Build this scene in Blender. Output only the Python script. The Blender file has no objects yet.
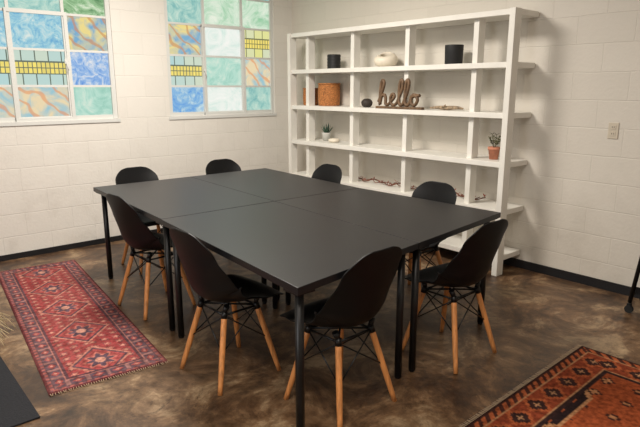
import bpy, bmesh, math, random
import numpy as np
from mathutils import Vector, Matrix
random.seed(4)
scn=bpy.context.scene
COL=scn.collection
try:
    scn.view_settings.view_transform='Standard'
    scn.view_settings.look='None'
except Exception: pass

# ------------------------------------------------------------ materials
def lin(c):
    return tuple(((v/255)/12.92 if v/255<=.04045 else ((v/255+.055)/1.055)**2.4) for v in c)+(1,)
def newmat(name):
    m=bpy.data.materials.new(name); m.use_nodes=True
    nt=m.node_tree; b=nt.nodes['Principled BSDF']
    return m,nt,b
def N(nt,t,**k):
    n=nt.nodes.new(t)
    for a,v in k.items():
        if a in n.inputs.keys(): n.inputs[a].default_value=v
        else: setattr(n,a,v)
    return n
def ramp(nt,stops,interp='LINEAR'):
    r=nt.nodes.new('ShaderNodeValToRGB'); r.color_ramp.interpolation=interp
    el=r.color_ramp.elements
    while len(el)<len(stops): el.new(.5)
    for e,(p,c) in zip(el,stops): e.position=p; e.color=lin(c)
    return r
def simple(name,c,rough=.5,metal=0,noise=0.0,scale=20,bump=0,stretch=(1,1,1),spec=.5):
    m,nt,b=newmat(name)
    b.inputs['Roughness'].default_value=rough; b.inputs['Metallic'].default_value=metal
    b.inputs['Specular IOR Level'].default_value=spec
    tc=N(nt,'ShaderNodeTexCoord'); mp=N(nt,'ShaderNodeMapping'); mp.inputs['Scale'].default_value=stretch
    nt.links.new(tc.outputs['Object'],mp.inputs[0])
    nz=N(nt,'ShaderNodeTexNoise',Scale=scale,Detail=4.0); nt.links.new(mp.outputs[0],nz.inputs['Vector'])
    lo=tuple(max(0,v*(1-noise)) for v in c); hi=tuple(min(255,v*(1+noise)) for v in c)
    r=ramp(nt,[(.3,lo),(.7,hi)]); nt.links.new(nz.outputs['Fac'],r.inputs[0]); nt.links.new(r.outputs[0],b.inputs['Base Color'])
    if bump:
        bp=N(nt,'ShaderNodeBump',Strength=bump,Distance=.01); nt.links.new(nz.outputs['Fac'],bp.inputs['Height']); nt.links.new(bp.outputs[0],b.inputs['Normal'])
    return m

def wall_mat(name,axis,c=(226,222,214)):
    m,nt,b=newmat(name); b.inputs['Roughness'].default_value=.55
    tc=N(nt,'ShaderNodeTexCoord'); sp=N(nt,'ShaderNodeSeparateXYZ'); cb=N(nt,'ShaderNodeCombineXYZ')
    nt.links.new(tc.outputs['Object'],sp.inputs[0]); nt.links.new(sp.outputs[axis],cb.inputs[0]); nt.links.new(sp.outputs['Z'],cb.inputs[1])
    nz0=N(nt,'ShaderNodeTexNoise',Scale=7.0); nt.links.new(tc.outputs['Object'],nz0.inputs['Vector'])
    mx=N(nt,'ShaderNodeMixRGB'); mx.blend_type='LINEAR_LIGHT'; mx.inputs[0].default_value=.006
    nt.links.new(cb.outputs[0],mx.inputs[1]); nt.links.new(nz0.outputs['Color'],mx.inputs[2])
    br=N(nt,'ShaderNodeTexBrick',Scale=1.0); br.offset=.5
    br.inputs['Mortar Size'].default_value=.006; br.inputs['Mortar Smooth'].default_value=1.0
    br.inputs['Brick Width'].default_value=.40; br.inputs['Row Height'].default_value=.20
    br.inputs['Color1'].default_value=lin(c); br.inputs['Color2'].default_value=lin(tuple(v-4 for v in c)); br.inputs['Mortar'].default_value=lin(tuple(v-6 for v in c))
    nt.links.new(mx.outputs[0],br.inputs['Vector'])
    nz=N(nt,'ShaderNodeTexNoise',Scale=45.0,Detail=6.0); nt.links.new(tc.outputs['Object'],nz.inputs['Vector'])
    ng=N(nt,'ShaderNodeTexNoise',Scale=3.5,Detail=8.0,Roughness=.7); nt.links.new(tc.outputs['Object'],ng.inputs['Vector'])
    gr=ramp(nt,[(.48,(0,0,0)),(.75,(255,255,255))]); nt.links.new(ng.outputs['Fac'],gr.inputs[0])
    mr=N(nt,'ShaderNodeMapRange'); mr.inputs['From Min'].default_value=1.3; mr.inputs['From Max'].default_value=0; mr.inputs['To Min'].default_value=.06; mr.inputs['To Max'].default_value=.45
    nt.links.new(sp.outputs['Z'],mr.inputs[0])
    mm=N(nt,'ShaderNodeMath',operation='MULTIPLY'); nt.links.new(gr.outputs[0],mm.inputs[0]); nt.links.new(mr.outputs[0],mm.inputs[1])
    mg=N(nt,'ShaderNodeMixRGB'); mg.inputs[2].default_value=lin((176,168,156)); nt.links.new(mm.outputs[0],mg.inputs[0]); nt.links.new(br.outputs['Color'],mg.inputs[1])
    nt.links.new(mg.outputs[0],b.inputs['Base Color'])
    ma=N(nt,'ShaderNodeMath',operation='MULTIPLY_ADD'); ma.inputs[1].default_value=-.6
    nt.links.new(br.outputs['Fac'],ma.inputs[0]); 
    mb=N(nt,'ShaderNodeMath',operation='MULTIPLY'); mb.inputs[1].default_value=.6
    nt.links.new(nz.outputs['Fac'],mb.inputs[0]); nt.links.new(mb.outputs[0],ma.inputs[2])
    bp=N(nt,'ShaderNodeBump',Strength=.36,Distance=.008); nt.links.new(ma.outputs[0],bp.inputs['Height']); nt.links.new(bp.outputs[0],b.inputs['Normal'])
    return m

def floor_mat():
    m,nt,b=newmat('stained_concrete')
    tc=N(nt,'ShaderNodeTexCoord')
    n1=N(nt,'ShaderNodeTexNoise',Scale=2.6,Detail=12.0,Roughness=.72,Distortion=.7)
    n2=N(nt,'ShaderNodeTexNoise',Scale=12.0,Detail=9.0,Roughness=.75)
    n3=N(nt,'ShaderNodeTexNoise',Scale=1.3,Detail=5.0)
    n4=N(nt,'ShaderNodeTexNoise',Scale=5.0,Detail=10.0,Roughness=.8,Distortion=3.0)
    for n in (n1,n2,n3,n4): nt.links.new(tc.outputs['Object'],n.inputs['Vector'])
    r1=ramp(nt,[(.36,(66,46,32)),(.46,(104,78,56)),(.53,(138,108,80)),(.61,(184,158,126))])
    r2=ramp(nt,[(.3,(135,124,112)),(.7,(255,252,246))])
    r3=ramp(nt,[(.47,(0,0,0)),(.62,(120,120,120))])
    r4=ramp(nt,[(.36,(95,85,78)),(.45,(255,255,255))])
    nt.links.new(n1.outputs['Fac'],r1.inputs[0]); nt.links.new(n2.outputs['Fac'],r2.inputs[0]); nt.links.new(n3.outputs['Fac'],r3.inputs[0]); nt.links.new(n4.outputs['Fac'],r4.inputs[0])
    m3=N(nt,'ShaderNodeMixRGB'); m3.inputs[2].default_value=lin((122,108,86)); nt.links.new(r3.outputs[0],m3.inputs[0]); nt.links.new(r1.outputs[0],m3.inputs[1])
    mx=N(nt,'ShaderNodeMixRGB'); mx.blend_type='MULTIPLY'; mx.inputs[0].default_value=.9
    nt.links.new(m3.outputs[0],mx.inputs[1]); nt.links.new(r2.outputs[0],mx.inputs[2])
    my=N(nt,'ShaderNodeMixRGB'); my.blend_type='MULTIPLY'; my.inputs[0].default_value=.65
    nt.links.new(mx.outputs[0],my.inputs[1]); nt.links.new(r4.outputs[0],my.inputs[2]); nt.links.new(my.outputs[0],b.inputs['Base Color'])
    rr=N(nt,'ShaderNodeMapRange'); rr.inputs['To Min'].default_value=.26; rr.inputs['To Max'].default_value=.58
    nt.links.new(n2.outputs['Fac'],rr.inputs[0]); nt.links.new(rr.outputs[0],b.inputs['Roughness'])
    bp=N(nt,'ShaderNodeBump',Strength=.15,Distance=.01); nt.links.new(n2.outputs['Fac'],bp.inputs['Height']); nt.links.new(bp.outputs[0],b.inputs['Normal'])
    return m

def sat(c,k=1.3):
    g=sum(c)/3; return tuple(min(255,max(0,g+(v-g)*k)) for v in c)
def glass_mat(name,cols,kind='swirl',scale=6,strength=1.02,seed=0,z0=1.505):
    cols=[sat(c) for c in cols]
    m,nt,b=newmat(name); b.inputs['Roughness'].default_value=.15; b.inputs['Base Color'].default_value=(.02,.02,.02,1)
    tc=N(nt,'ShaderNodeTexCoord'); mp=N(nt,'ShaderNodeMapping'); mp.inputs['Location'].default_value=(seed*1.7,0,seed*.9)
    nt.links.new(tc.outputs['Object'],mp.inputs[0])
    if kind=='swirl':
        nz=N(nt,'ShaderNodeTexNoise',Scale=scale,Detail=6.0,Distortion=1.6,Roughness=.7); nt.links.new(mp.outputs[0],nz.inputs['Vector'])
        k=len(cols); r=ramp(nt,[(.32+.36*i/(k-1),c) for i,c in enumerate(cols)]); nt.links.new(nz.outputs['Fac'],r.inputs[0]); out=r.outputs[0]
    elif kind=='leaf':
        nz=N(nt,'ShaderNodeTexNoise',Scale=scale,Detail=4.0,Distortion=1.0); nt.links.new(mp.outputs[0],nz.inputs['Vector'])
        r=ramp(nt,[(.38,cols[0]),(.62,cols[1])]); nt.links.new(nz.outputs['Fac'],r.inputs[0])
        mp2=N(nt,'ShaderNodeMapping'); mp2.inputs['Rotation'].default_value=(0,.9,0); nt.links.new(mp.outputs[0],mp2.inputs[0])
        wv=N(nt,'ShaderNodeTexWave',Scale=2.6,Distortion=7.0,Detail=2.0); wv.inputs['Detail Scale'].default_value=1.6; nt.links.new(mp2.outputs[0],wv.inputs['Vector'])
        r2=ramp(nt,[(.0,(210,210,210)),(.05,(210,210,210)),(.16,(0,0,0))]); nt.links.new(wv.outputs['Fac'],r2.inputs[0])
        mx=N(nt,'ShaderNodeMixRGB'); mx.inputs[2].default_value=lin(cols[2]); nt.links.new(r2.outputs[0],mx.inputs[0]); nt.links.new(r.outputs[0],mx.inputs[1]); out=mx.outputs[0]
    else:
        def brick(w,h,ms,c1,c2,mo,loc):
            mp3=N(nt,'ShaderNodeMapping'); mp3.inputs['Location'].default_value=loc
            sp=N(nt,'ShaderNodeSeparateXYZ'); cb=N(nt,'ShaderNodeCombineXYZ'); nt.links.new(tc.outputs['Object'],sp.inputs[0])
            nt.links.new(sp.outputs['X'],cb.inputs[0]); nt.links.new(sp.outputs['Z'],cb.inputs[1]); nt.links.new(cb.outputs[0],mp3.inputs[0])
            br=N(nt,'ShaderNodeTexBrick',Scale=1.0); br.offset=0; br.inputs['Brick Width'].default_value=w; br.inputs['Row Height'].default_value=h
            br.inputs['Mortar Size'].default_value=ms
            br.inputs['Color1'].default_value=lin(c1); br.inputs['Color2'].default_value=lin(c2); br.inputs['Mortar'].default_value=lin(mo)
            nt.links.new(mp3.outputs[0],br.inputs['Vector']); return br.outputs['Color'],sp
        a,sp=brick(.036,.05,.004,cols[0],(224,206,110),cols[2],(0,-(z0+.105),0))
        c,_=brick(.11,.105,.005,cols[1],(205,214,190),cols[2],(0,-z0,0))
        cmp=N(nt,'ShaderNodeMath',operation='COMPARE'); cmp.inputs[1].default_value=z0+.155; cmp.inputs[2].default_value=.052
        nt.links.new(sp.outputs['Z'],cmp.inputs[0])
        mx=N(nt,'ShaderNodeMixRGB'); nt.links.new(cmp.outputs[0],mx.inputs[0]); nt.links.new(c,mx.inputs[1]); nt.links.new(a,mx.inputs[2]); out=mx.outputs[0]
    nt.links.new(out,b.inputs['Emission Color']); b.inputs['Emission Strength'].default_value=strength
    return m

M={}
M['floor']=floor_mat()
M['wallx']=wall_mat('painted_block_back','X')
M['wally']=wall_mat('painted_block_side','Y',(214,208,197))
M['ceil']=simple('ceiling_paint',(225,218,205),.9)
M['black_base']=simple('black_baseboard',(20,20,23),.5)
M['white']=simple('white_paint',(230,227,219),.45,noise=.015,scale=8)
M['frame']=simple('window_steel_paint',(212,213,209),.5)
M['shell']=simple('black_plastic',(8,8,10),.48,spec=.3)
M['beech']=simple('beech_wood',(206,138,80),.45,noise=.12,scale=6,stretch=(14,14,1))
M['metal']=simple('black_metal',(12,12,13),.4,metal=.3)
M['table']=simple('charcoal_laminate',(24,24,27),.38,noise=.05,scale=5,spec=.38)
M['leg']=simple('black_table_leg',(11,11,13),.4)
M['vase']=simple('matte_black_ceramic',(22,22,24),.6)
M['ceramic']=simple('white_ceramic',(228,218,200),.5)
M['wicker']=simple('wicker',(164,106,58),.8,noise=.35,scale=60,bump=.6,stretch=(1,1,3))
M['darkbowl']=simple('dark_clay',(52,44,38),.7)
M['signwood']=simple('brown_wood',(104,80,58),.6,noise=.2,scale=30)
M['drift']=simple('driftwood',(140,122,100),.8,noise=.3,scale=40)
M['pot']=simple('pale_pot',(195,195,188),.6)
M['terra']=simple('terracotta',(194,128,100),.75,noise=.08)
M['leaf']=simple('aloe_leaf',(52,82,64),.5,noise=.2)
M['leaf2']=simple('sprig_leaf',(84,84,50),.6,noise=.3)
M['garland']=simple('garland_twig',(104,62,46),.8,noise=.3,scale=50)
M['berry']=simple('dried_petal',(150,84,66),.8,noise=.2)
M['plate']=simple('outlet_plastic',(200,190,172),.5)
M['slot']=simple('slot_dark',(50,45,40),.6)
M['mat']=simple('dark_mat_fabric',(26,27,32),.95,noise=.2,scale=120,bump=.3)
M['straw']=simple('dry_straw',(190,172,136),.8,noise=.15)
M['rubber']=simple('rubber',(20,20,20),.7)
M['fringe']=simple('rug_fringe',(165,142,115),.9)

# ------------------------------------------------------------ mesh helpers
def obj(name,bm,mats,parent=None,smooth=False,loc=None):
    me=bpy.data.meshes.new(name); bm.normal_update(); bm.to_mesh(me); bm.free()
    for m in (mats if isinstance(mats,(list,tuple)) else [mats]): me.materials.append(m)
    if smooth:
        for p in me.polygons: p.use_smooth=True
    o=bpy.data.objects.new(name,me); COL.objects.link(o)
    if parent: o.parent=parent
    if loc: o.location=loc
    return o
def empty(name,loc,rz=0):
    e=bpy.data.objects.new(name,None); e.empty_display_size=.1; COL.objects.link(e); e.location=loc; e.rotation_euler=(0,0,rz); return e
def tag(o,label,cat,group=None):
    o['label']=label; o['category']=cat
    if group: o['group']=group
def struct(o): o['kind']='structure'
def box(bm,lo,hi,mi=0):
    x0,y0,z0=lo;x1,y1,z1=hi
    v=[bm.verts.new(p) for p in [(x0,y0,z0),(x1,y0,z0),(x1,y1,z0),(x0,y1,z0),(x0,y0,z1),(x1,y0,z1),(x1,y1,z1),(x0,y1,z1)]]
    for q in [(0,3,2,1),(4,5,6,7),(0,1,5,4),(1,2,6,5),(2,3,7,6),(3,0,4,7)]:
        f=bm.faces.new([v[i] for i in q]); f.material_index=mi
def cyl(bm,p0,p1,r0,r1=None,seg=12,cap=True,mi=0):
    if r1 is None: r1=r0
    p0=Vector(p0);p1=Vector(p1);d=(p1-p0).normalized()
    a=d.orthogonal().normalized();b=d.cross(a)
    A=[];B=[]
    for i in range(seg):
        t=2*math.pi*i/seg;u=a*math.cos(t)+b*math.sin(t)
        A.append(bm.verts.new(p0+u*r0));B.append(bm.verts.new(p1+u*r1))
    for i in range(seg):
        j=(i+1)%seg; f=bm.faces.new([A[i],A[j],B[j],B[i]]); f.smooth=True; f.material_index=mi
    if cap:
        bm.faces.new(A[::-1]).material_index=mi; bm.faces.new(B).material_index=mi
def lathe(bm,prof,seg=28,mi=0,c=(0,0,0)):
    rings=[]
    for r,z in prof:
        if r<1e-5: rings.append([bm.verts.new((c[0],c[1],c[2]+z))])
        else: rings.append([bm.verts.new((c[0]+r*math.cos(2*math.pi*i/seg),c[1]+r*math.sin(2*math.pi*i/seg),c[2]+z)) for i in range(seg)])
    for A,B in zip(rings,rings[1:]):
        for i in range(seg):
            j=(i+1)%seg
            q=[A[i%len(A)],A[j%len(A)],B[j%len(B)],B[i%len(B)]]
            qq=[]
            for x in q:
                if x not in qq: qq.append(x)
            if len(qq)>2:
                f=bm.faces.new(qq); f.smooth=True; f.material_index=mi
def tube(bm,pts,r,seg=8,mi=0,taper=None):
    pts=[Vector(p) for p in pts]; rings=[]; n=len(pts)
    up=None
    for i,p in enumerate(pts):
        d=(pts[min(i+1,n-1)]-pts[max(i-1,0)]).normalized()
        if up is None: a=d.orthogonal().normalized()
        else:
            a=(up-d*up.dot(d)); a=a.normalized() if a.length>1e-4 else d.orthogonal().normalized()
        up=a;b=d.cross(a); rr=r if taper is None else r*taper(i/(n-1))
        rings.append([bm.verts.new(p+(a*math.cos(2*math.pi*k/seg)+b*math.sin(2*math.pi*k/seg))*rr) for k in range(seg)])
    for A,B in zip(rings,rings[1:]):
        for k in range(seg):
            f=bm.faces.new([A[k],A[(k+1)%seg],B[(k+1)%seg],B[k]]); f.smooth=True; f.material_index=mi
    bm.faces.new(rings[0][::-1]).material_index=mi; bm.faces.new(rings[-1]).material_index=mi
def catmull(P,n=8):
    P=[Vector(p) for p in P]; out=[]
    Q=[P[0]*2-P[1]]+P+[P[-1]*2-P[-2]]
    for i in range(1,len(Q)-2):
        a,b,c,d=Q[i-1:i+3]
        for k in range(n):
            t=k/n
            out.append(.5*((2*b)+(c-a)*t+(2*a-5*b+4*c-d)*t*t+(-a+3*b-3*c+d)*t**3))
    out.append(P[-1]); return out
def bevel(o,w,s=2):
    m=o.modifiers.new('bevel','BEVEL'); m.width=w; m.segments=s; m.limit_method='ANGLE'

# ------------------------------------------------------------ room
XW,YW,XL,YB,H=4.25,5.39,-2.6,-2.2,2.95
bm=bmesh.new(); box(bm,(XL,YB,-.1),(XW,YW,0)); struct(obj('floor',bm,M['floor']))
bm=bmesh.new(); box(bm,(XL,YB,H),(XW,YW,H+.1)); struct(obj('ceiling',bm,M['ceil']))
wins=[(.79,2.11),(2.65,3.985)]; WZ0,WZ1=1.20,2.74
bm=bmesh.new()
T=.2
xs=[XL,wins[0][0],wins[0][1],wins[1][0],wins[1][1],XW+T]
for i in range(5):
    if i in (1,3):
        box(bm,(xs[i],YW,0),(xs[i+1],YW+T,WZ0)); box(bm,(xs[i],YW,WZ1),(xs[i+1],YW+T,H))
    else: box(bm,(xs[i],YW,0),(xs[i+1],YW+T,H))
struct(obj('wall_back',bm,M['wallx']))
bm=bmesh.new(); box(bm,(XW,YB,0),(XW+T,YW,H)); struct(obj('wall_right',bm,M['wally']))
bm=bmesh.new(); box(bm,(XL-T,YB,0),(XL,YW,H)); struct(obj('wall_left',bm,M['wally']))
bm=bmesh.new(); box(bm,(XL,YB-T,0),(XW,YB,H)); struct(obj('wall_front',bm,M['wallx']))
bm=bmesh.new(); box(bm,(XL,YW-.012,0),(XW-.012,YW,.05)); struct(obj('baseboard_back',bm,M['black_base']))
bm=bmesh.new(); box(bm,(XW-.012,YB,0),(XW,YW,.07)); struct(obj('baseboard_right',bm,M['black_base']))

G={
 'teal':glass_mat('glass_teal',[(115,165,165),(165,198,190),(205,220,208)],seed=1),
 'green':glass_mat('glass_green',[(70,110,75),(150,182,145),(215,225,205)],seed=2),
 'bluew':glass_mat('glass_bluewhite',[(100,155,190),(160,198,208),(215,224,220)],scale=9,seed=3),
 'bluestr':glass_mat('glass_bluestreak',[(100,142,198),(160,186,216),(228,228,228)],scale=12,seed=4),
 'paleteal':glass_mat('glass_paleteal',[(145,188,174),(178,210,198),(215,226,214)],scale=4,seed=5),
 'tile':glass_mat('glass_tile',[(232,216,130),(176,204,205),(95,105,95)],'tile',z0=1.505),
 'tile2':glass_mat('glass_tile_yellow',[(232,216,130),(216,214,146),(105,108,82)],'tile',z0=1.815),
 'leaf':glass_mat('glass_leaf',[(125,166,192),(222,208,150),(184,132,90)],'leaf',scale=7,seed=6),
 'water':glass_mat('glass_water',[(158,190,198),(222,208,178),(206,146,104)],'leaf',scale=6,seed=8),
 'white':glass_mat('glass_white',[(200,220,212),(228,234,228),(240,240,236)],scale=4,seed=9),
 'palegreen':glass_mat('glass_palegreen',[(150,190,160),(200,218,200),(230,234,222)],scale=5,seed=10),
 'blue':glass_mat('glass_blue',[(85,138,198),(140,178,208),(205,220,220)],scale=7,seed=11),
}
GK=list(G.keys())
L1=[['water','water','paleteal'],['tile','tile','bluestr'],['bluew','bluew','leaf'],['teal','teal','green'],['green','teal','green']]
L2=[['blue','white','teal'],['tile','paleteal','water'],['leaf','white','tile2'],['teal','palegreen','palegreen'],['green','green','teal']]
def window(name,x0,x1,cols,L,handle):
    rows=[1.20,1.505,1.815,2.125,2.435,2.74]
    yf=YW+.035
    bm=bmesh.new()
    for i,x in enumerate(cols):
        w=.02 if i in (0,3) else .013
        xx=min(max(x,x0+w),x1-w)
        box(bm,(xx-w,yf-.02,WZ0+.001),(xx+w,yf+.03,WZ1-.001))
    for i,z in enumerate(rows):
        w=.02 if i in (0,5) else .010
        zz=min(max(z,WZ0+w),WZ1-w)
        box(bm,(x0+.001,yf-.014,zz-w),(x1-.001,yf+.026,zz+w))
    for (a,b,c,d) in [(cols[1]-.03,cols[1]-.012,1.21,2.13),(cols[2]+.0,cols[2]+.03,1.21,2.13)]:
        box(bm,(a,yf-.03,c),(b,yf+.02,d))
    for z in (1.213,2.125):
        box(bm,(cols[1]-.03,yf-.0295,z-.016),(cols[2]+.03,yf+.02,z+.016))
    box(bm,(x0-.015,YW-.012,WZ0-.03),(x1+.015,YW+.02,WZ0-.0005))
    fr=obj(name,bm,M['frame']); struct(fr)
    bm=bmesh.new()
    for r in range(5):
        for c in range(3):
            box(bm,(cols[c]+.004,yf+.004,rows[r]+.004),(cols[c+1]-.004,yf+.010,rows[r+1]-.004),GK.index(L[r][c]))
    g=obj('stained_glass',bm,[G[k] for k in GK],parent=fr); struct(g); g['label']='multicoloured stained glass panes'
    bm=bmesh.new(); x,z=handle
    box(bm,(x-.012,yf-.045,z-.02),(x+.012,yf-.03,z+.02)); cyl(bm,(x,yf-.045,z),(x+.01,yf-.06,z-.08),.006,.005)
    h=obj('latch',bm,M['frame'],parent=fr); struct(h)
window('window_1',wins[0][0],wins[0][1],[.79,1.25,1.69,2.11],L1,(1.675,1.72))
window('window_2',wins[1][0],wins[1][1],[2.65,3.09,3.56,3.985],L2,(3.07,1.68))

# outlet
e=empty('wall_outlet',(XW,1.67,1.13)); tag(e,'beige duplex power outlet plate on the painted block wall','outlet')
bm=bmesh.new(); box(bm,(-.007,-.036,0),(0,.036,.116)); bevel(obj('cover_plate',bm,M['plate'],e),.003)
for dz in (.022,.068):
    bm=bmesh.new(); box(bm,(-.010,-.017,dz),(-.0065,.017,dz+.028)); 
    box(bm,(-.0108,-.008,dz+.010),(-.0098,-.005,dz+.021),1); box(bm,(-.0108,.005,dz+.010),(-.0098,.008,dz+.021),1)
    obj('socket',bm,[M['plate'],M['slot']],e)

# ------------------------------------------------------------ tables
def table(corners,label):
    c=[Vector((x,y,0)) for x,y in corners]
    cen=sum(c,Vector())/4
    e=empty('table',cen); tag(e,label,'table','black tables pushed together')
    c=[p-cen for p in c]
    c=[p-p.normalized()*.0016 for p in c]
    bm=bmesh.new(); zt,zb=.74,.708
    lo=[bm.verts.new((p.x,p.y,zb)) for p in c]; hi=[bm.verts.new((p.x,p.y,zt)) for p in c]
    bm.faces.new(lo[::-1]); bm.faces.new(hi)
    for i in range(4): j=(i+1)%4; bm.faces.new([lo[i],lo[j],hi[j],hi[i]])
    bevel(obj('tabletop',bm,M['table'],e),.002)
    for p in c:
        q=p-Vector((math.copysign(.055,p.x),math.copysign(.06,p.y),0))
        bm=bmesh.new(); cyl(bm,(q.x,q.y,.012),(q.x,q.y,.70),.019,seg=16); cyl(bm,(q.x,q.y,0),(q.x,q.y,.014),.015,seg=12)
        s=.045
        box(bm,(q.x-s,q.y-s,.698),(q.x+s,q.y+s,.7075)); obj('leg',bm,M['leg'],e)
table([(1.265,1.585),(2.12,1.69),(2.20,3.00),(1.38,3.005)],'black laminate table beside two shell chairs, near the patterned rugs')
table([(2.122,1.69),(3.045,1.80),(3.0,2.985),(2.202,3.0)],'black laminate table at the end beside the bookshelf')
table([(1.385,3.01),(2.20,3.005),(2.285,4.35),(1.465,4.36)],'black laminate table near the windows and the runner')
table([(2.202,3.005),(3.0,2.99),(3.09,4.35),(2.287,4.35)],'black laminate table near the windows and the bookshelf')

# ------------------------------------------------------------ chairs
def shell_mesh():
    prof=catmull([(0,.232,.412),(0,.222,.432),(0,.17,.440),(0,.08,.430),(0,-.02,.422),(0,-.10,.428),(0,-.155,.455),(0,-.188,.51),(0,-.208,.59),(0,-.228,.68),(0,-.245,.76),(0,-.256,.822)],6)
    L=[0]
    for a,b in zip(prof,prof[1:]): L.append(L[-1]+(b-a).length)
    tot=L[-1]
    bm=bmesh.new(); NS=16; rows=[]
    def lerp(t,tab):
        for (a,va),(b,vb) in zip(tab,tab[1:]):
            if t<=b: 
                k=(t-a)/(b-a); k=k*k*(3-2*k); return va+(vb-va)*k
        return tab[-1][1]
    for i,p in enumerate(prof):
        s=L[i]; t=s/tot
        W=lerp(t,[(0,.205),(.25,.228),(.5,.232),(.7,.215),(.85,.190),(1,.168)])
        d=tot-s; r=.11
        if d<r: W=W-r+math.sqrt(max(0,r*r-(r-d)**2))
        r=.07
        if s<r: W=W-r+math.sqrt(max(0,r*r-(r-s)**2))
        amt=lerp(t,[(0,-.015),(.15,.015),(.35,.06),(.5,.125),(.62,.11),(.8,.07),(1,.03)])
        a=prof[max(i-1,0)];b=prof[min(i+1,len(prof)-1)]; tg=(b-a).normalized(); nrm=Vector((0,tg.z,-tg.y))
        if nrm.z<0 and abs(nrm.z)>abs(nrm.y): nrm=-nrm
        row=[]
        for k in range(NS+1):
            u=-1+2*k/NS; x=W*math.sin(u*math.pi/2)*.999
            l=amt*abs(x/ .232)**2.2
            q=p+nrm*l; row.append(bm.verts.new((x,q.y,q.z)))
        rows.append(row)
    for A,B in zip(rows,rows[1:]):
        for k in range(NS):
            try: bm.faces.new([A[k],A[k+1],B[k+1],B[k]]).smooth=True
            except Exception: pass
    return bm
def make_chair():
    e=empty('dining_chair',(0,0,0))
    sh=obj('seat_shell',shell_mesh(),M['shell'],e,smooth=True)
    m=sh.modifiers.new('t','SOLIDIFY'); m.thickness=.007; m.offset=0
    m=sh.modifiers.new('s','SUBSURF'); m.levels=1; m.render_levels=1
    tops={};feet={}
    for sx in (-1,1):
        for sy in (-1,1):
            ft=Vector((sx*.188,sy*.188-.005,.0)); tp=Vector((sx*.108,sy*.098,.385)); tops[sx,sy]=tp; feet[sx,sy]=ft
            bm=bmesh.new(); pts=[ft.lerp(tp,k/8) for k in range(9)]
            tube(bm,pts,.0152,seg=14,taper=lambda t:.75+.25*math.sin(min(1,t*1.6+.1)*math.pi/2))
            obj('leg',bm,M['beech'],e)
    bm=bmesh.new()
    def at(k,f): return feet[k].lerp(tops[k],f)
    ring=[(-1,-1),(1,-1),(1,1),(-1,1)]
    for i in range(4):
        a=ring[i];b=ring[(i+1)%4]
        tube(bm,[at(a,.96),at(b,.50)],.0038,6); tube(bm,[at(b,.96),at(a,.50)],.0038,6)
        tube(bm,[at(a,.97),at(b,.97)],.006,6)
    for k in ring:
        cyl(bm,at(k,.93),at(k,1.02),.0168,.0168,12)
        t=at(k,1.0); cyl(bm,t,(t.x*1.15,t.y*.95,.424),.012,.016,10)
    tube(bm,[at((-1,-1),.98),at((1,1),.98)],.006,6); tube(bm,[at((1,-1),.98),at((-1,1),.98)],.006,6)
    obj('wire_brace',bm,M['metal'],e)
    return e
base=make_chair()
def place_chair(src,first,x,y,rz,label):
    if first: t=src
    else:
        t=src.copy(); COL.objects.link(t)
        for ch in list(src.children):
            c=ch.copy(); COL.objects.link(c); c.parent=t
    t.location=(x,y,0); t.rotation_euler=(0,0,math.radians(rz)); tag(t,label,'chair','molded chairs around the tables')
lab='black shell chair with beech legs '
CH=[(1.455,2.41,-88,lab+'at the long table side'),
(1.69,1.80,2,lab+'tucked at the table end'),
(2.52,1.77,0,lab+'beside the bookshelf end'),
(1.56,3.54,-86,lab+'near the runner rug'),
(1.93,4.42,180,lab+'near the windows'),
(2.77,4.40,178,lab+'near the windows'),
(3.08,3.68,90,lab+'backing the bookshelf'),
(3.03,2.45,92,lab+'backing the bookshelf')]
for i,(x,y,r,l) in list(enumerate(CH))[1:]: place_chair(base,False,x,y,r,l)
place_chair(base,True,*CH[0][:2],CH[0][2],CH[0][3])

# ------------------------------------------------------------ bookshelf
SX0,SX1,SY0,SY1=3.90,4.235,2.30,5.02
LV=[2.06,1.68,1.30,.92,.54,.16]
e=empty('bookshelf',((SX0+SX1)/2,(SY0+SY1)/2,0)); tag(e,'tall white painted wooden open bookshelf against the block wall','bookshelf')
off=e.location
def sbox(name,lo,hi):
    bm=bmesh.new(); box(bm,tuple(Vector(lo)-off),tuple(Vector(hi)-off)); o=obj(name,bm,M['white'],e); bevel(o,.003); return o
for z in LV: sbox('shelf_board',(SX0+.004,SY0+.004,z-.042),(SX1,SY1-.004,z))
for y in (2.325,2.67,3.375,4.07,4.76,4.995):
    w=.024; end=y in (2.325,4.995)
    x0=SX0-.012 if end else SX0+.055
    sbox('upright',(x0,y-w,0),(x0+.09,y+w,2.063 if end else 2.055))

def on(name,x,y,z,label,cat,rz=0):
    o=empty(name,(x,y,z+.001),rz); tag(o,label,cat); return o
e=on('vase',4.07,4.46,1.68,'small matte black ribbed cylinder vase on the shelf','vase')
bm=bmesh.new(); pr=[(0,0),(.062,0)]+[(.070+.0015*math.cos(i*1.9),.004+i*.0095) for i in range(15)]+[(.068,.146),(.062,.146),(.060,.02),(0,.02)]
lathe(bm,pr); obj('body',bm,M['vase'],e)
e=on('planter',4.07,2.955,1.68,'matte black tapered pot on the shelf','pot')
bm=bmesh.new(); lathe(bm,[(0,0),(.070,0),(.074,.005),(.078,.15),(.078,.16),(.072,.16),(.064,.02),(0,.02)],32); obj('body',bm,M['vase'],e)
e=on('ceramic_bowl',4.07,3.73,1.68,'white rounded ceramic bowl with pinched opening','bowl')
bm=bmesh.new(); lathe(bm,[(0,0),(.06,0),(.098,.02),(.115,.055),(.108,.09),(.083,.112),(.055,.12),(.048,.11),(.08,.085),(.09,.055),(.07,.02),(0,.014)],32)
for v in bm.verts: v.co.z*=1+.18*math.sin(math.atan2(v.co.y,v.co.x)*1.0+1.2)*(v.co.z/.11)
obj('body',bm,M['ceramic'],e)
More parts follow.
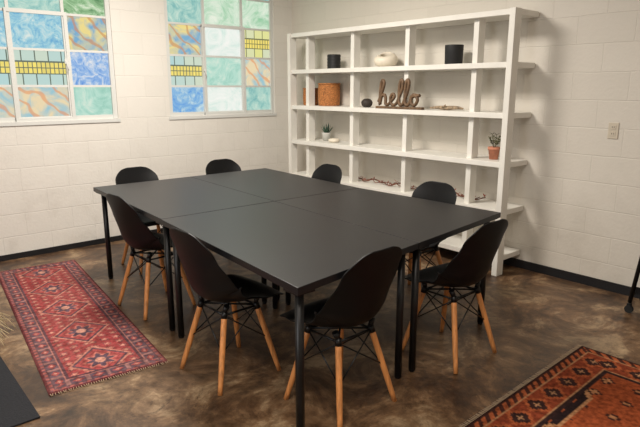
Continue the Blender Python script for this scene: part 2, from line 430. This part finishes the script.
def basket(x,y,z,r,h,label):
    e=on('basket',x,y,z,label,'basket')
    bm=bmesh.new(); n=int(h/.018); pr=[(0,0),(r*.92,0)]
    for i in range(n*2): pr.append((r*(.95+.05*math.sin(i/(2*n)*math.pi))+(.003 if i%2 else -.003),.006+h*i/(2*n)))
    pr+=[(r*.98,h),(r*.9,h+.002),(r*.88,.02),(0,.015)]
    lathe(bm,pr,36); obj('woven_body',bm,M['wicker'],e)
    bm=bmesh.new(); pts=[(r*.96*math.cos(a),r*.96*math.sin(a),h) for a in [2*math.pi*i/36 for i in range(37)]]; tube(bm,pts,.007,6); obj('rim',bm,M['wicker'],e)
basket(4.10,4.875,1.30,.085,.18,'slim woven tan basket at the end of the shelf')
basket(4.11,4.58,1.30,.12,.23,'round woven tan wicker basket')
e=on('small_bowl',4.06,4.02-.06,1.30,'small dark clay bowl with a rounded lid','bowl')
bm=bmesh.new(); lathe(bm,[(0,0),(.03,0),(.052,.02),(.058,.048),(.050,.064),(.032,.08),(0,.086)],24); obj('body',bm,M['darkbowl'],e)
e=on('hello_sign',3.9295,3.70,1.30,'brown wooden script word sign on a flat base','sign',-math.pi/2)
bm=bmesh.new()
P=[(0,.3),(.3,1.1),(.55,2.0),(.45,2.4),(.25,2.1),(.17,1.0),(.15,.02),(.3,.75),(.58,1.0),(.75,.7),(.76,.15),(.98,.02),(1.22,.25),(1.6,.68),(1.65,.98),(1.42,1.05),(1.25,.6),(1.4,.06),(1.75,.06),(2.0,.4),(2.4,1.5),(2.47,2.25),(2.27,2.35),(2.13,1.5),(2.15,.3),(2.35,.02),(2.6,.3),(3.0,1.5),(3.07,2.25),(2.87,2.35),(2.73,1.5),(2.75,.3),(2.95,.02),(3.2,.3),(3.35,.85),(3.7,1.0),(3.95,.55),(3.7,.05),(3.37,.2),(3.38,.75),(3.7,.93),(4.15,.95)]
pts=catmull([(x*.118+.02,0,y*.093+.033) for x,y in P],5)
tube(bm,pts,.0148,8)
obj('lettering',bm,M['signwood'],e)
bm=bmesh.new(); box(bm,(0,-.021,0),(.55,.021,.022)); bevel(obj('base_board',bm,M['signwood'],e),.003)
e=on('driftwood',4.05,3.0,1.30,'small grey driftwood stick lying on the shelf','driftwood')
bm=bmesh.new(); tube(bm,catmull([(0,.17,.016),(.01,.08,.020),(-.01,-.02,.019),(.0,-.12,.022),(.02,-.17,.014)],5),.013,8,taper=lambda t:.5+.9*math.sin(math.pi*min(1,max(0,t)))); tube(bm,[(0,.05,.018),(-.03,.0,.03),(-.045,-.03,.045)],.006,6)
obj('stick',bm,M['drift'],e)
def blade(bm,base,tip,bend,w):
    base=Vector(base);tip=Vector(tip);mid=(base+tip)/2+Vector(bend)
    d=(tip-base).normalized(); s=d.cross(Vector((0,0,1))); s=s.normalized() if s.length>1e-3 else Vector((1,0,0))
    n=6; L=[];R=[];C=[]
    for i in range(n+1):
        t=i/n; p=base*(1-t)**2+mid*2*t*(1-t)+tip*t*t; ww=w*(1-t)**.7*(.6+.8*min(1,t*3)) 
        L.append(bm.verts.new(p+s*ww)); R.append(bm.verts.new(p-s*ww)); C.append(bm.verts.new(p+s.cross(d)*ww*.5))
    for i in range(n):
        for A,B in ((L,C),(C,R),(R,L)):
            f=bm.faces.new([A[i],A[i+1],B[i+1],B[i]]); f.smooth=True
e=on('potted_aloe',4.11,4.62,.92,'small spiky green aloe in a pale pot','plant')
bm=bmesh.new(); lathe(bm,[(0,0),(.036,0),(.052,.08),(.052,.09),(.046,.09),(.042,.075),(0,.075)],24); obj('pot',bm,M['pot'],e)
bm=bmesh.new()
for i in range(14):
    a=i*2.4; r=.02+.05*(i/14); h=.20-.055*(i/14)
    blade(bm,(.01*math.cos(a),.01*math.sin(a),.072),(r*math.cos(a)*1.3,r*math.sin(a)*1.3,h),(.01*math.cos(a),.01*math.sin(a),.0),.010)
obj('leaves',bm,M['leaf'],e)
e=on('white_dish',4.05,4.43,.92,'small white ceramic pebble dish','dish')
bm=bmesh.new(); lathe(bm,[(0,0),(.04,0),(.062,.015),(.06,.03),(.04,.04),(0,.043)],24); obj('body',bm,M['ceramic'],e)
e=on('potted_sprig',4.05,2.50,.92,'small terracotta pot with a leafy sprig','plant')
bm=bmesh.new(); lathe(bm,[(0,0),(.034,0),(.044,.075),(.050,.076),(.051,.10),(.045,.10),(.042,.08),(0,.08)],24); obj('pot',bm,M['terra'],e)
bm=bmesh.new()
for i in range(9):
    a=i*2.4; h=.15+.05*random.random(); r=.03+.04*random.random(); tip=(r*math.cos(a),r*math.sin(a),h)
    tube(bm,[(0,0,.078),(r*.4*math.cos(a),r*.4*math.sin(a),.12),tip],.0018,5)
    for k in (.5,.75,1):
        p=Vector((0,0,.085)).lerp(Vector(tip),k)
        for s in (-1,1):
            b=a+s*1.1; blade(bm,p,(p.x+.03*math.cos(b),p.y+.03*math.sin(b),p.z+.014),(0,0,.006),.006)
obj('leaves',bm,M['leaf2'],e)
e=on('garland',4.10,3.40,.54,'dried reddish twig garland draped along the shelf','garland')
bm=bmesh.new()
pp=[]
for i in range(26):
    y=.80-1.60*i/25; pp.append((.035*math.sin(i*1.3),y,.012+.010*abs(math.sin(i*2.1))+(.02 if i%5==0 else 0)))
c=catmull(pp,4); tube(bm,c,.006,6)
pp2=[(p[0]*-.8,p[1]+.02,p[2]+.004) for p in pp]; tube(bm,catmull(pp2,4),.004,6)
obj('twig',bm,M['garland'],e)
bm=bmesh.new()
for p in pp:
    for k in range(2):
        a=random.random()*6.28; q=(p[0]*.8,p[1]+random.uniform(-.03,.03),p[2]+.004)
        blade(bm,q,(q[0]+.028*math.cos(a),q[1]+.028*math.sin(a),q[2]+.01+.02*random.random()),(0,0,.01),.006)
obj('dried_leaves',bm,M['berry'],e)

# ------------------------------------------------------------ rugs
def hexc(c): 
    l=lin(c); return l[:3]
def vc_mat(name):
    m,nt,b=newmat(name); b.inputs['Roughness'].default_value=.95; b.inputs['Specular IOR Level'].default_value=.1
    a=nt.nodes.new('ShaderNodeVertexColor'); a.layer_name='Col'
    tc=N(nt,'ShaderNodeTexCoord'); nz=N(nt,'ShaderNodeTexNoise',Scale=45.0,Detail=5.0); nt.links.new(tc.outputs['Object'],nz.inputs['Vector'])
    r=ramp(nt,[(.3,(170,166,163)),(.7,(255,255,255))]); nt.links.new(nz.outputs['Fac'],r.inputs[0])
    mx=N(nt,'ShaderNodeMixRGB'); mx.blend_type='MULTIPLY'; mx.inputs[0].default_value=1
    nt.links.new(a.outputs['Color'],mx.inputs[1]); nt.links.new(r.outputs[0],mx.inputs[2]); nt.links.new(mx.outputs[0],b.inputs['Base Color'])
    bp=N(nt,'ShaderNodeBump',Strength=.4,Distance=.004); nt.links.new(nz.outputs['Fac'],bp.inputs['Height']); nt.links.new(bp.outputs[0],b.inputs['Normal'])
    return m
M['rug']=vc_mat('woven_rug')
def rug(name,cx,cy,W,L,rz,colfn,step,label,fringe_ends=(1,-1),fr=.04):
    e=empty(name,(cx,cy,0),rz); tag(e,label,'rug')
    nx=int(W/step);ny=int(L/step)
    verts=[];cols=[]
    for j in range(ny+1):
        for i in range(nx+1):
            x=-W/2+W*i/nx;y=-L/2+L*j/ny
            edge=i in(0,nx) or j in(0,ny)
            verts.append((x,y,.003 if edge else .009)); cols.append(hexc(colfn(x,y,W,L))+(1,))
    faces=[(j*(nx+1)+i,j*(nx+1)+i+1,(j+1)*(nx+1)+i+1,(j+1)*(nx+1)+i) for j in range(ny) for i in range(nx)]
    n=len(verts)
    verts+=[(-W/2,-L/2,0.0005),(W/2,-L/2,.0005),(W/2,L/2,.0005),(-W/2,L/2,.0005)]
    faces.append((n+3,n+2,n+1,n)); cols+=[(.2,.1,.1,1)]*4
    me=bpy.data.meshes.new('woven_pile'); me.from_pydata(verts,[],faces); me.materials.append(M['rug'])
    ca=me.color_attributes.new('Col','FLOAT_COLOR','POINT'); ca.data.foreach_set('color',np.array(cols,dtype=np.float32).ravel())
    for p in me.polygons:p.use_smooth=True
    o=bpy.data.objects.new('woven_pile',me); COL.objects.link(o); o.parent=e
    bm=bmesh.new()
    k=int(W/.012)
    for s in fringe_ends:
        for i in range(k):
            x=-W/2+W*(i+.5)/k; dx=random.uniform(-.006,.006)
            tube(bm,[(x,s*(L/2-.003),.006),(x+dx,s*(L/2+fr),.003)],.0022,4)
    f=obj('fringe',bm,M['fringe'],e); f['kind']='stuff'
def diam(x,y,a,b): return abs(x)/a+abs(y)/b
def mod(v,p): return (v%p)
def fade(c,k=.22,t=(186,134,124)): return tuple(a*(1-k)+b*k for a,b in zip(c,t))
def runner0(x,y,W,L):
    dx=W/2-abs(x);dy=L/2-abs(y);d=min(dx,dy)
    t=y if dx<dy else x
    if d<.012: return (96,44,48)
    if d<.03: return (172,96,90) if mod(t,.04)<.02 else (112,74,82)
    if d<.038: return (84,64,70)
    if d<.095:
        u=mod(t,.10)-.05; v=d-.067
        q=abs(u)/.03+abs(v)/.022
        if q<.45: return (208,150,136)
        if q<1: return (166,76,74)
        if abs(abs(u)-.045)<.006: return (156,114,112)
        return (92,72,84)
    if d<.104: return (186,122,110)
    if d<.118: return (86,60,70)
    per=.46; yy=mod(y+per/2,per)-per/2
    q=diam(x,yy,.17,.20)
    if q<1:
        if q>.9: return (200,132,116)
        if q>.8: return (80,62,76)
        q2=math.hypot(x,yy*.85)
        a=math.atan2(yy,x)
        if q2<.028: return (206,150,132)
        if q2<.06+.016*math.cos(8*a): return (84,68,84)
        if q2<.075+.016*math.cos(8*a): return (196,118,106)
        if mod(q*5,1)<.25: return (134,58,62)
        return (166,72,72)
    u=mod(abs(x)+.02,.07)-.035; v=mod(y,.07)-.035
    r=math.hypot(u,v); a=math.atan2(v,u)
    if r<.008: return (214,160,138)
    if r<.017+.005*math.cos(5*a): return (192,112,102)
    if r<.021+.005*math.cos(5*a): return (96,64,74)
    if abs(u+v+.006*math.sin(v*200))<.005 : return (146,86,82)
    return (156,62,64)
def runner(x,y,W,L): return fade(runner0(x,y,W,L),.18+.09*math.sin(x*9+y*4)*math.sin(y*7))
def tribal(x,y,W,L):
    dx=W/2-abs(x);dy=L/2-abs(y);d=min(dx,dy); t=y if dx<dy else x
    if d<.02: return (60,36,30)
    if d<.06: return (172,92,56) if mod(t+d,.06)<.03 else (74,42,34)
    if d<.072: return (180,132,94)
    if d<.20:
        u=mod(t,.16)-.08; v=d-.136
        s=round(abs(u)/.012)*.012+round(abs(v)/.012)*.012
        if s<.024: return (180,132,96)
        if s<.055: return (60,38,34)
        if s<.075: return (172,90,54)
        return (138,64,40)
    if d<.212: return (180,132,94)
    if d<.235: return (52,34,32)
    per=.78; yy=mod(y-.27+per/2,per)-per/2
    xs=round(x/.016)*.016; ys=round(yy/.016)*.016
    q_=max(abs(xs)/.34,abs(ys)/.27,(abs(xs)+abs(ys))/.44)
    if q_<1:
        if q_>.93: return (184,132,92)
        if q_>.62:
            if mod(xs+ys,.128)<.03 and mod(xs-ys,.128)<.064: return (160,82,48)
            return (42,28,28)
        if q_>.56: return (182,126,86)
        if abs(xs)+abs(ys)<.07: return (50,32,30)
        if abs(xs)+abs(ys)<.10: return (190,145,106)
        if abs(abs(xs)-.12)+abs(ys)<.04: return (52,34,32)
        return (160,76,42)
    u=mod(xs,.16)-.08; v=mod(ys,.16)-.08
    if abs(u)+abs(v)<.024: return (185,128,88)
    if abs(u)+abs(v)<.045: return (66,38,32)
    return (158,78,44)
ang=math.atan2(2.27,.23)-math.pi/2
rug('runner_rug',1.045,3.88,.61,2.30,ang,runner,.0055,'long narrow faded red patterned runner rug on concrete',fr=.015)
rug('area_rug',2.46,.19,1.44,2.16,math.radians(1),tribal,.008,'rust orange geometric rug with dark medallions and fringe',fringe_ends=(1,),fr=.022)
e=empty('floor_mat',(.24,3.07,0)); tag(e,'plain dark charcoal floor mat','mat')
bm=bmesh.new(); box(bm,(-.32,-.48,.001),(.30,.49,.010)); bevel(obj('pad',bm,M['mat'],e),.003)

e=empty('dried_grass_pot',(.365,3.70,0)); tag(e,'bundle of dry straw grass drooping from a black pot','plant')
bm=bmesh.new(); lathe(bm,[(0,0),(.08,0),(.10,.07),(.09,.13),(.07,.15),(.06,.15),(.08,.12),(0,.10)],24); obj('pot',bm,M['vase'],e)
bm=bmesh.new()
for i in range(50):
    a=-.4+random.uniform(-1.1,1.1); R=.26+random.random()*.08; z=.01+random.random()*.10
    tube(bm,catmull([(0,0,.12),(R*.35*math.cos(a),R*.35*math.sin(a),.21+.05*random.random()),(R*.8*math.cos(a),R*.8*math.sin(a),.13),(R*math.cos(a),R*math.sin(a),z)],4),.0018,4)
f=obj('straw',bm,M['straw'],e); f['kind']='stuff'

# rolling cart
e=empty('utility_cart',(4.03,1.03,0)); tag(e,'black metal rolling cart standing beside the wall','cart')
bm=bmesh.new()
LY=.19
for x in (-.12,.15):
    for s in (-1,1):
        cyl(bm,(x,s*.275,.075),(x,s*LY,.80),.014,seg=10)
    tube(bm,[(x,-LY,.79),(x,LY,.79)],.010,8)
for s in (-1,1):
    tube(bm,[(-.12,s*LY,.79),(.15,s*LY,.79)],.010,8); tube(bm,[(-.12,s*.268,.13),(.15,s*.268,.13)],.008,8)
obj('frame',bm,M['metal'],e)
for z,yy in ((.14,.25),(.46,.215),(.76,.178)):
    bm=bmesh.new(); box(bm,(-.11,-yy,z),(.14,yy,z+.008)); box(bm,(-.115,-yy,z),(-.11,yy,z+.05)); box(bm,(.14,-yy,z),(.145,yy,z+.05)); obj('tray',bm,M['metal'],e)
for x in (-.12,.15):
    for y in (-.275,.275):
        bm=bmesh.new(); cyl(bm,(x-.011,y,.027),(x+.011,y,.027),.027,seg=16); cyl(bm,(x,y,.03),(x,y,.08),.008,seg=8); box(bm,(x-.015,y-.012,.03),(x-.012,y+.012,.065)); box(bm,(x+.012,y-.012,.03),(x+.015,y+.012,.065)); box(bm,(x-.015,y-.012,.06),(x+.015,y+.012,.067)); obj('caster',bm,M['rubber'],e)

# ------------------------------------------------------------ lights
def area(name,loc,size,power,col,rot=(0,0,0),sy=None):
    l=bpy.data.lights.new(name,'AREA'); l.energy=power; l.color=col; l.size=size
    if sy: l.shape='RECTANGLE'; l.size_y=sy
    o=bpy.data.objects.new(name,l); COL.objects.link(o); o.location=loc; o.rotation_euler=rot; return o
area('ceiling_light',(1.9,3.5,2.9),.9,118,(1,.93,.845),sy=.9)
area('ceiling_light.001',(.5,.8,2.9),1.2,66,(1,.92,.82),sy=1.2)
area('side_fill',(-2.3,1.5,1.7),1.6,42,(.94,.96,1),rot=(0,math.radians(-90),0),sy=1.4)  # added cool fill by the windowless left wall, aimed across the room
w=bpy.data.worlds.new('World'); scn.world=w; w.use_nodes=True
w.node_tree.nodes['Background'].inputs[0].default_value=(.75,.85,1,1); w.node_tree.nodes['Background'].inputs[1].default_value=.4

# ------------------------------------------------------------ camera
cam=bpy.data.cameras.new('camera'); cam.sensor_width=36; cam.lens=36*558/640; cam.clip_start=.05
co=bpy.data.objects.new('camera',cam); COL.objects.link(co); co.location=(0,0,1.49)
yaw=math.radians(49); co.rotation_euler=(math.radians(90-12.7),0,yaw-math.pi/2)
scn.camera=co
